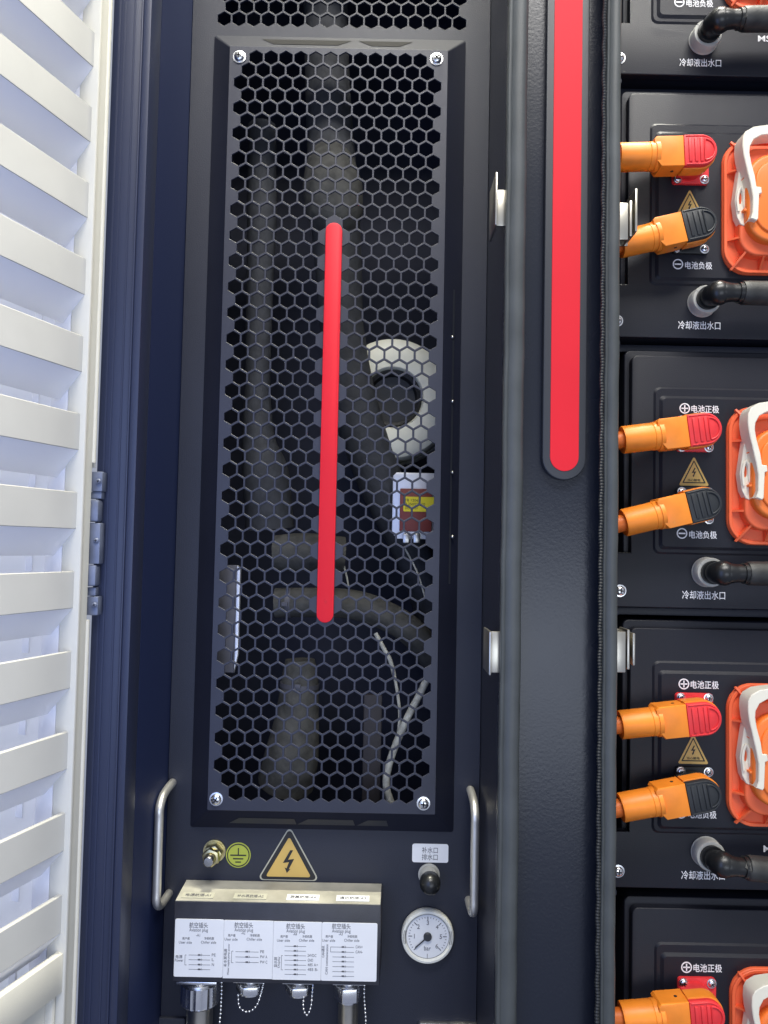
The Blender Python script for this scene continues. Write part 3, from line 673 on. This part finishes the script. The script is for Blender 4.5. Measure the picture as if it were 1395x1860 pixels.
# bright strap at left
p0 = W(404, 1026, 1705); p1 = W(432, 1222, 1705); b = B()
b.box(p0.x-40, p1.x-9, 1705, 1709, p1.z, p0.z, 1)
stp = thing('metal_strap', 'grey metal strap standing behind the left edge of the mesh', 'bracket', (p0.x, 1705, p1.z)); obj('strap_web', b, 'strap', stp)
b = B(); b.prism([(p1.x-8, p0.z), (p1.x, p0.z-6), (p1.x, p1.z+40), (p1.x-8, p1.z)], 1700, 1712, 1.5); obj('strap_edge', b, 'silver', stp)
0 and tag(obj('metal_strap', b, 'silver'), 'grey metal strap standing behind the left edge of the mesh', 'bracket')
# cables
hose('braided_cable', [(778, 1228, 1760), (762, 1262, 1755), (738, 1308, 1750), (716, 1360, 1750), (704, 1400, 1750), (702, 1430, 1750), (712, 1462, 1755), (730, 1500, 1765)], 8.5, 'wire', 'thick pale braided cable slanting behind the lower right of the mesh', 'cable', n=10)
hose('thin_cable', [(716, 1225, 1765), (722, 1260, 1762), (726, 1300, 1760), (722, 1345, 1765)], 3.6, 'wire', 'thin pale cable crossing the thick braided one behind the mesh', 'cable', n=8)
hose('thin_cable', [(682, 1150, 1790), (696, 1176, 1785), (708, 1198, 1785), (716, 1226, 1790)], 5, 'wire', 'short pale cable below the curved grey hose', 'cable', n=8)
hose('thin_cable', [(612, 990, 1790), (628, 1040, 1790), (636, 1085, 1800)], 2.2, 'wire', 'hair thin grey wire right of the red stripe end', 'cable', n=6)
hose('thin_cable', [(735, 995, 1830), (758, 1040, 1830), (772, 1085, 1830)], 2.2, 'wire', 'thin grey wire hanging below the red brown block', 'cable', n=6)
p0 = W(661, 1262, 1780); p1 = W(690, 1480, 1780); b = B(); b.box(p0.x, p1.x, 1780, 1800, p1.z, p0.z, 3)
tag(obj('support_bar', b, 'brown'), 'upright brown bar low behind the right half of the mesh', 'bar')

# ================================================================== round metal plugs under the connector box
def bead_chain(pts, r=2.5, gap=7.2):
    b = B(); P = [Vector(p) for p in pts]; Q = []
    for i in range(len(P)-1):
        p0 = P[i-1] if i else P[i]*2-P[i+1]; p1, p2 = P[i], P[i+1]; p3 = P[i+2] if i+2 < len(P) else p2*2-p1
        for k in range(40):
            t = k/40; Q.append(0.5*((2*p1)+(p2-p0)*t+(2*p0-5*p1+4*p2-p3)*t*t+(3*p1-p0-3*p2+p3)*t**3))
    Q.append(P[-1]); acc = 0; b.ball(Q[0], r, 8)
    for a, c_ in zip(Q, Q[1:]):
        acc += (c_-a).length
        if acc >= gap: acc = 0; b.ball(c_, r, 8)
    b.tube(Q[::4], 0.6, n=5, smooth=0)
    return b
def knurl(b, c, r, z0, z1, n=40):
    pts = [(c.x + (r if k % 2 else r*0.955)*math.cos(2*math.pi*k/(2*n)), c.y + (r if k % 2 else r*0.955)*math.sin(2*math.pi*k/(2*n))) for k in range(2*n)]
    bm = bmesh.new(); a = [bm.verts.new((p[0], p[1], z0)) for p in pts]; d = [bm.verts.new((p[0], p[1], z1)) for p in pts]
    bm.faces.new(a); bm.faces.new(d[::-1])
    for k in range(2*n): bm.faces.new((a[k], d[k], d[(k+1) % (2*n)], a[(k+1) % (2*n)]))
    bmesh.ops.recalc_face_normals(bm, faces=bm.faces); b.merge(bm)
YP = PB-52
specs = [(364, 40, 1, 'large knurled metal plug under the leftmost wiring label with a cable sleeve below'),
         (455, 31, 0, 'small capped metal socket with a wide bead chain loop, second under the box'),
         (543, 31, 0, 'small capped metal socket with a narrow bead chain loop, third under the box'),
         (633, 31, 1, 'slim metal plug under the rightmost wiring label with a sleeve below')]
zf = fB - 1.0
for i, (px, r, sleeve, lab) in enumerate(specs):
    x = X(px, 1805, YP); c = Vector((x, YP, zf)); t = thing('aviation_plug', lab, 'plug', c, 'round metal plugs under the connector box')
    b = B(); b.box(x-r*1.02, x+r*1.02, YP-r*1.02, YP+r*1.02, zf-6, zf, 1.5)
    for sx_ in (-1, 1):
        b.lathe([(3.4, 0), (3.4, 2), (1.5, 3)], (x+sx_*r*0.78, YP-r*0.78, zf-6), axis=(0, 0, -1), n=10)
    obj('flange', b, 'chrome', t)
    b = B(); b.lathe([(r*0.62, 6), (r*0.62, 14), (r*0.80, 16), (r*0.80, 20)], (x, YP, zf), axis=(0, 0, -1), n=28); obj('neck', b, 'chrome', t)
    b = B(); h1 = 62 if i == 0 else (40 if not sleeve else 52)
    if i == 0: knurl(b, c, r, zf-h1+4, zf-19, 22); b.lathe([(r*0.98, h1-4), (r*0.9, h1)], (x, YP, zf), axis=(0, 0, -1), n=32)
    else:
        pts = [(x+r*0.97*math.cos(math.radians(60*k+8)), YP+r*0.97*math.sin(math.radians(60*k+8))) for k in range(6)]
        bm = bmesh.new(); a_ = [bm.verts.new((p[0], p[1], zf-18)) for p in pts]; d_ = [bm.verts.new((p[0], p[1], zf-h1+6)) for p in pts]
        bm.faces.new(a_); bm.faces.new(d_[::-1])
        for k in range(6): bm.faces.new((a_[k], d_[k], d_[(k+1) % 6], a_[(k+1) % 6]))
        bmesh.ops.recalc_face_normals(bm, faces=bm.faces)
        bmesh.ops.bevel(bm, geom=bm.edges[:], offset=2.0, segments=2, profile=0.5, affect='EDGES'); b.merge(bm)
        b.lathe([(r*0.80, h1-8), (r*0.78, h1-2), (r*0.68, h1)], (x, YP, zf), axis=(0, 0, -1), n=32)
    obj('coupling_nut', b, 'chrome', t)
    if sleeve:
        b = B(); rr = r*0.66; b.lathe([(rr*1.05, h1), (rr, h1+6), (rr, h1+40), (rr*0.92, h1+90), (rr*0.9, h1+160)], (x, YP, zf), axis=(0, 0, -1), n=28); obj('sleeve', b, 'satin', t)
    if i == 0: ch = [(x+r+4, YP-8, zf-2), (x+r+6, YP-12, zf-40), (x+r+4, YP-12, zf-90), (x+r-1, YP-12, zf-150)]
    elif i == 1: ch = [(x-22, YP-20, zf-36), (x-18, YP-24, zf-56), (x-2, YP-24, zf-66), (x+16, YP-24, zf-54), (x+26, YP-18, zf-26), (x+30, YP-8, zf-2)]
    elif i == 2: ch = [(x+12, YP-22, zf-36), (x+12, YP-24, zf-56), (x+19, YP-24, zf-70), (x+27, YP-24, zf-54), (x+29, YP-18, zf-26), (x+30, YP-8, zf-2)]
    else: ch = [(x+r+2, YP-8, zf-2), (x+r+2, YP-12, zf-40), (x+r+6, YP-12, zf-90), (x+r+4, YP-12, zf-150)]
    obj('bead_chain', bead_chain(ch), 'chrome', t)

# ================================================================== battery packs
O2 = W(1278, 1081, BY)            # row 2 coolant text centre = pack origin
def L(px, py): v = W(px, py, BY) - O2; return v.x, v.z
rows = {}
for k, (px, py) in enumerate(((1272, 114), (1270, 591), (1278, 1081), (1277, 1590))): rows[k] = W(px, py, BY)
rows[4] = O2 + (W(1271, 1753, BY) - W(1267, 743, BY))
RN = ['topmost battery pack, cut by the top of the picture', 'second battery pack from the top, beside the upper latch keeper', 'middle battery pack, level with the rounded end of the red light strip',
      'fourth battery pack from the top, beside the lower latch keeper', 'lowest battery pack, cut by the bottom of the picture']
def pack():
    t = thing('battery_pack', 'black ' + RN[2], 'battery pack', (0, 0, 0), 'black battery packs stacked at the right')
    XE = 520.0
    xl, zt = L(1148, 645); xe, zn = L(1108, 1003); _, zb_ = L(1148, 1103); r = 14
    b = B()
    pts = [(XE, zt)] + [(xl+r-r*math.sin(math.pi/2*k/6), zt-r+r*math.cos(math.pi/2*k/6)) for k in range(7)] + [(xl, zn), (xe-30, zn), (xe-30, zb_), (XE, zb_)]
    b.prism(pts, 0, 18, 2.5, 3); fp_ = obj('front_plate', b, 'pack', t)
    x2, z2 = L(1139, 632); b = B(); b.prism([(XE+4, z2)] + [(x2+r-r*math.sin(math.pi/2*k/6), z2-r+r*math.cos(math.pi/2*k/6)) for k in range(7)] + [(x2, zb_+2), (XE+4, zb_+2)], 18.5, 420, 3, 3)
    obj('housing', b, 'pack', t)
    # raised pressing round the terminals
    ox, oz = L(1187, 703); _, oz0 = L(1187, 1006); ix, iz = L(1199, 722); _, iz0 = L(1199, 995)
    b = B(); b.frustum(rrect(ox, XE-40, oz0, oz, 14), -0.05, rrect(ox+4, XE-44, oz0+4, oz-4, 12), -3.2); b.frustum(rrect(ox+4, XE-44, oz0+4, oz-4, 12), -3.2, rrect(ix-3, XE-60, iz0-3, iz+3, 10), -3.4)
    b.frustum(rrect(ix-3, XE-60, iz0-3, iz+3, 10), -3.4, rrect(ix+3, XE-66, iz0+3, iz-3, 8), -8.0); b.prism(rrect(ix+3, XE-66, iz0+3, iz-3, 8), -8.0, -7.0)
    obj('raised_pressing', b, 'pack', t, 60)
    yq = -8.0
    # print
    b = B()
    cx_, cz_ = L(1241, 743); b.outline([circ(cx_, cz_, 11, 32), circ(cx_, cz_, 8.6, 32)[::-1]], yq-0.5, yq-0.05); b.box(cx_-7, cx_+7, yq-0.5, yq-0.05, cz_-1.3, cz_+1.3); b.box(cx_-1.3, cx_+1.3, yq-0.5, yq-0.05, cz_-7, cz_+7)
    x0, z0 = L(1253, 751); x1, z1 = L(1303, 738); b.text('电池正极', x0, x1, z0, z1, yq, bold=0.09)
    obj('positive_print', b, 'whiteink', t)
    b = B()
    cx_, cz_ = L(1236, 969); b.outline([circ(cx_, cz_, 11, 32), circ(cx_, cz_, 8.6, 32)[::-1]], yq-0.5, yq-0.05); b.box(cx_-7, cx_+7, yq-0.5, yq-0.05, cz_-1.5, cz_+1.5)
    x0, z0 = L(1249, 978); x1, z1 = L(1299, 965); b.text('电池负极', x0, x1, z0, z1, yq, bold=0.09)
    obj('negative_print', b, 'whiteink', t)
    b = B(); x0, z0 = L(1239, 1088); x1, z1 = L(1317, 1074); b.text('冷却液出水口', x0, x1, z0, z1, 0, bold=0.07)
    obj('coolant_print', b, 'whiteink', t)
    b = B(); x0, z0 = L(1386, 1040); x1, z1 = L(1425, 1029); b.text('MSD', x0, x1, z0, z1, 0, bold=0.1)
    obj('service_print', b, 'whiteink', t)
    # warning sticker
    ax, az = L(1257.5, 832); _, bz = L(1257, 882); hw_ = (L(1284, 880)[0]-L(1232, 880)[0])/2; h_ = az-bz
    b = B(); b.prism(rtri(ax, az+3, hw_*1.06, h_+4, 2.5), yq-0.8, yq-0.1); s_ = obj('warning_sticker', b, 'yellow', t)
    b = B(); b.outline([rtri(ax, az-5, hw_*0.82, h_-9.5, 0.8, 2), rtri(ax, az-9, hw_*0.70, h_-15.5, 0.6, 2)[::-1]], yq-1.3, yq-0.85); b.outline([bolt(ax, az-h_*0.54, 19, 13)], yq-1.3, yq-0.85)
    b.text('当心触电', ax-13, ax+13, bz+8, bz+13.5, yq-0.85, bold=0.03); obj('sticker_print', b, 'ink', s_)
    # rack ear screw
    x0, z0 = L(1126, 1073); screw('ear_screw', (x0, -0.2, z0), 10, t)
    # coolant port collar
    x0, z0 = L(1283, 1039); b = B(); b.lathe([(31, 0), (31, 2), (30, 3), (30, 24), (28.5, 27), (23, 27), (23, 20)], (x0, 0, z0), n=40, closed=False)
    for a_ in (70, 110, 190, 310): b.box(-1, 1, -27.6, -20, 23, 29.5, mtx=Matrix.Translation((x0, 0, z0)) @ Matrix.Rotation(math.radians(a_), 4, 'Y'))
    obj('port_collar', b, 'collar', t)
    return t
P0 = pack(); packs = {}
for k in (2, 0, 1, 3, 4):
    p = P0 if k == 2 else dup(P0)
    p.location = rows[k]*S; p['label'] = 'black ' + RN[k]; packs[k] = p
b = B(); b.box(xr-2, 1900, BY+20, BY+24, ZB, ZT)
# rails between packs
for k in range(0, 4):
    z = rows[k].z + L(1148, 1113)[1]
    rb_ = B(); rb_.box(xr+2, xr+66, BY+4, BY+40, z-6, z+4, 1.5); rb_.box(xr+2, xr+560, BY+46, BY+60, z-8, z+8, 1.5)
    obj('pack_rail', rb_, 'panel', cab)
b.bm.free()

# ------------------------------------------------------------------ coolant hoses
def coolant(k, dz_end, droop, label):
    x0, z0 = L(1283, 1039); o = rows[k]
    t = thing('coolant_hose', label, 'hose', o + Vector((x0, 0, z0)), 'black coolant hoses on the battery packs')
    c = o + Vector((x0, 0, z0)); b = B()
    b.lathe([(22, 20), (22.5, 30), (21, 34), (19, 36), (19, 44)], c, n=32); b.lathe([(24, 33), (24, 37)], c, n=32)
    b.tube([c+Vector((0, -40, 0)), c+Vector((0, -52, 0)), c+Vector((4, -62, 0)), c+Vector((14, -67, 0)), c+Vector((30, -68, dz_end*0.1)), c+Vector((48, -68, dz_end*0.2))], [20, 22, 23, 22, 18.5, 18], n=20, smooth=5); b.ball(c+Vector((7, -64, 0)), 25, 24)
    b.tube([c+Vector((44, -68, dz_end*0.18)), c+Vector((56, -68, dz_end*0.24))], [21, 21], n=20, smooth=0)
    obj('elbow', b, 'elbow', t)
    b = B(); P = [c+Vector((52, -68, dz_end*0.2)), c+Vector((58, -68, dz_end*0.25)), c+Vector((120, -68, dz_end*0.55)), c+Vector((240, -70, dz_end)), c+Vector((520, -72, dz_end+droop))]
    b.tube(P, [20, 24, 24.5, 24.5, 24.5], n=20, smooth=6); obj('hose_sleeve', b, 'hose', t)
    return t
coolant(0, 6, 8, 'black coolant hose on the topmost pack, its white collar showing below the elbow')
coolant(1, 0, 0, 'black coolant hose below the second row of orange plugs, running straight right')
coolant(2, 2, 2, 'scuffed black coolant hose below the middle row of orange plugs')
coolant(3, -16, -20, 'black coolant hose on the fourth pack, its pale collar showing above the elbow')

# ------------------------------------------------------------------ orange power plugs
def plug(label, red, ang):
    capm = 'redcap' if red else 'capblack'
    t = thing('power_plug', label, 'plug', (0, 0, 0), 'orange battery power plugs')
    R_ = 33.0; y0, y1 = -84.0, -38.0; NY = -60.0
    A = Matrix.Rotation(math.radians(ang), 4, 'Y')        # flange keeps square to the pack while the plug is turned
    b = B(); b.prism(rrect(-32, 44, -37, 37, 7), -16, -8.2, 1.5, mtx=A); fl = obj('socket_flange', b, capm if red else 'black', t)
    for sx_ in (-1, 1):
        for sz_ in (-1, 1):
            q = A @ Vector((6+sx_*28, -16, sz_*28)); screw('screw', (q.x, q.y, q.z), 7.5, fl)
    b = B(); b.lathe([(31, 16), (31, 40)], (0, 0, 0), n=32); obj('socket_ring', b, capm, fl)
    # body: orange shell
    def D(r_, x0): return [(x0, -r_), ] + [(r_*math.sin(math.pi*k/18), -r_*math.cos(math.pi*k/18)) for k in range(19)] + [(x0, r_)]
    b = B(); b.prism(D(R_+1.5, -34), y0+10, y1-8, 2.0, 2)
    sh = [(-34.4, -31), (-34.4, 31), (-88, 31), (-93, 26), (-93, -14), (-81, -31)]
    b.prism(sh, y0, y1+2, 2.0, 2)
    b.lathe([(28.5, 84), (28.5, 100), (27.5, 101), (28, 104), (28, 158), (27, 161), (19, 161)], (0, NY, 0), axis=(-1, 0, 0), n=32)
    b.lathe([(30.5, 82), (30.5, 90)], (0, NY, 0), axis=(-1, 0, 0), n=32)
    sh_ = obj('plug_shell', b, 'orange', t)
    b = B()
    for z_ in (-31.4, 31.4): b.lathe([(3.2, -0.3), (3.2, 0.5)], (-52, NY, z_), axis=(0, 0, 1 if z_ > 0 else -1), n=12)
    obj('pin_hole', b, 'ink', sh_)
    b = B(); b.prism(D(R_-1.0, -34), y0-0.8, y0+9.5, 2.2, 2); b.prism(D(R_, -33.5), y0+20, y1+4, 1.5); cp = obj('plug_cap', b, capm, t)
    b = B()
    for x_ in (-26, -14, -3):
        b.box(x_, x_+6.5, y0-3.4, y0-0.3, -24.5, 24.5, 1.4)
    ring = [(7 + 0.001, -21.5)] + [(7+20*math.sin(math.pi*k/14), -21.5*math.cos(math.pi*k/14)) for k in range(15)] + [(7+0.001, 21.5)]
    b.tube([(p[0], y0-1.6, p[1]) for p in ring[1:-1]] , 1.9, n=8, smooth=0); b.tube([(7, y0-1.6, 21.5), (7, y0-1.6, -21.5)], 1.9, n=8, smooth=0)
    b.tube([(-31, y0-0.8, 29)] + [(29*math.sin(math.pi*k/16), y0-0.8, 29*math.cos(math.pi*k/16)) for k in range(17)] + [(-31, y0-0.8, -29)], 1.6, n=8, smooth=0)
    obj('grip_ridges', b, capm, cp)
    # power cable bends away behind the post
    b = B(); b.tube([(-150, NY, 0), (-175, NY, 0), (-215, NY+6, -3), (-260, -10, -12), (-300, 60, -40), (-310, 130, -90)], 17.5, n=20, smooth=6); obj('power_cable', b, 'cable', t)
    return t
pc, nc = L(1252, 790), L(1252, 919)
ROW = ['in the second row from the top', 'in the middle row', 'in the fourth row from the top', 'at the bottom edge']
PL = [(1, 1, 2.5, 'red capped orange power plug beside the upper latch keeper'), (1, 0, 14, 'black capped orange power plug beside the upper latch keeper, hiding part of a warning sticker'),
      (2, 1, 8, 'red capped orange power plug in the middle row, tilted down to the left'), (2, 0, 14.5, 'black capped orange power plug in the middle row, above the minus sign'),
      (3, 1, 7, 'red capped orange power plug under the lower latch keeper with its red flange showing'), (3, 0, 11.5, 'black capped orange power plug in the fourth row, hiding part of the minus label'),
      (4, 1, 5.5, 'red capped orange power plug cut by the bottom of the picture')]
for k, red, ang, lab in PL:
    t = plug(lab, red, ang); q = pc if red else nc
    t.location = (rows[k] + Vector((q[0], 0, q[1])))*S; t.rotation_euler = (0, -math.radians(ang), 0)

# ------------------------------------------------------------------ service disconnect plugs with cream levers
def sdisc():
    t = thing('service_plug', 'x', 'service plug', (0, 0, 0), 'orange service plugs with cream levers')
    k = 1.0
    hw, hh_ = 95, 143
    b = B(); b.prism(rrect(-hw, hw, -hh_, hh_, 52, 10), -16, -8.2, 4, 4)
    b.outline([rrect(-hw+1, hw-1, -hh_+1, hh_-1, 51, 10), rrect(-hw+8, hw-8, -hh_+8, hh_-8, 45, 10)[::-1]], -21, -15.5, 1.2)
    bx, bz = 71, 113
    for z_ in (-74, 70):
        for s in (-1, 1):
            b.prism([(s*(hw-7), -20.5), (s*(bx-3), -40), (s*(bx-3), -15), (s*(hw-7), -15)], -2, 2, 0, mtx=Matrix.Translation((0, 0, z_)) @ Matrix(((1, 0, 0, 0), (0, 0, 1, 0), (0, 1, 0, 0), (0, 0, 0, 1))))
    for s in (-1, 1):
        for u in (-1, 1):
            mt = Matrix.Translation((s*(bx-18), 0, u*(bz-14))) @ Matrix.Rotation(-math.atan2(u*(hh_-bz), s*(hw-bx)*0.9), 4, 'Y') @ Matrix(((1, 0, 0, 0), (0, 0, 1, 0), (0, 1, 0, 0), (0, 0, 0, 1)))
            b.prism([(0, -40), (46, -20.5), (46, -15), (0, -15)], -2, 2, 0, mtx=mt)
        b.prism([(0, -40), (24, -20.5), (24, -15), (0, -15)], -2, 2, 0, mtx=Matrix.Translation((20*s, 0, -bz)) @ Matrix.Rotation(math.radians(90), 4, 'Y') @ Matrix(((1, 0, 0, 0), (0, 0, 1, 0), (0, 1, 0, 0), (0, 0, 0, 1))))
    obj('base_plate', b, 'msd', t)
    b = B(); b.prism(rrect(-bx, bx, -bz, bz, 40, 8), -42, -15, 5, 4); obj('socket_shroud', b, 'msd', t)
    b = B(); b.prism(rrect(-64, 64, -92, 92, 52, 12), -62, -41, 8, 5); b.prism(rrect(-50, 50, -76, 76, 42, 12), -67, -61, 4, 3)
    for z_ in (44, -24): b.box(-69, 69, -56, -41, z_-2.5, z_+2.5, 0.8)
    b.box(-16, 16, -76, -66, -80, 80, 5, 3)
    obj('plug_body', b, 'msdboss', t)
    # lever: front yoke and two cam cheeks. Outline digitised as offsets from the plug centre line (x = 1412 of the middle row)
    def q(px, py): return ((px-1428)*1.096, -(py-861)*1.096)
    outer = [(1428, 727), (1412, 728), (1394, 730), (1376, 733), (1361, 742), (1356, 752), (1355, 768), (1357, 786), (1363, 812), (1370, 842), (1374, 864), (1374, 893), (1370, 906), (1381, 910), (1384, 906), (1386, 860), (1391, 858), (1390, 847), (1381, 846)]
    inner = [(1378, 826), (1371, 800), (1368, 782), (1369, 770), (1376, 757), (1390, 749), (1412, 746), (1428, 745)]
    pl_ = [q(*p) for p in outer+inner]
    full = pl_ + [(-x, z) for x, z in reversed(pl_)][1:-1]
    b = B(); b.outline([full], -74, -34, 1.5); yk = obj('lever', b, 'lever', t, 40)
    def qc(px, py): return ((px-697.5)*1563/1400 - 800.6, -(py-863)*1.1165)
    cam_ = [(1350, 800), (1345, 834), (1341, 862), (1345, 893), (1352, 907), (1366, 913), (1376, 908), (1378, 880), (1372, 845), (1366, 815), (1360, 798)]
    def el(s, cx, cy, rx, rz): return [(s*(qc(cx, cy)[0]+rx*math.cos(a_*math.pi/8)), qc(cx, cy)[1]+rz*math.sin(a_*math.pi/8)) for a_ in range(16)]
    for s in (1, -1):
        pts = [(s*qc(*p)[0], qc(*p)[1]) for p in cam_]
        h1_, h2_ = el(s, 1363, 852, 5, 11), el(s, 1351, 858, 3.5, 13)
        b = B(); b.outline([pts, h1_[::-1], h2_[::-1]], -44, -24, 1.0)
        b.outline([el(s, 1363, 852, 9, 15), h1_[::-1]], -49, -43.5, 0.6)
        b.tube([(s*qc(*p)[0], -46, qc(*p)[1]) for p in ((1347, 884), (1345, 860), (1350, 840), (1356, 848), (1358, 872), (1366, 892))], 3.0, n=8, smooth=5)
        obj('lever_cheek', b, 'lever', yk, 40)
    return t
SL = ['orange service plug cut off at the top right corner', 'orange service plug with cream lever in the second row from the top', 'orange service plug with cream lever in the middle row',
      'orange service plug with cream lever in the fourth row from the top', 'orange service plug with cream lever cut off at the bottom right corner']
mc = L(1398, 866); s0 = sdisc()
for k in (2, 0, 1, 3, 4):
    o = s0 if k == 2 else dup(s0)
    o['label'] = SL[k]; o.location = (rows[k] + Vector((mc[0], 0, mc[1])))*S

for me in [m for m in bpy.data.meshes if m.users == 0]: bpy.data.meshes.remove(me)
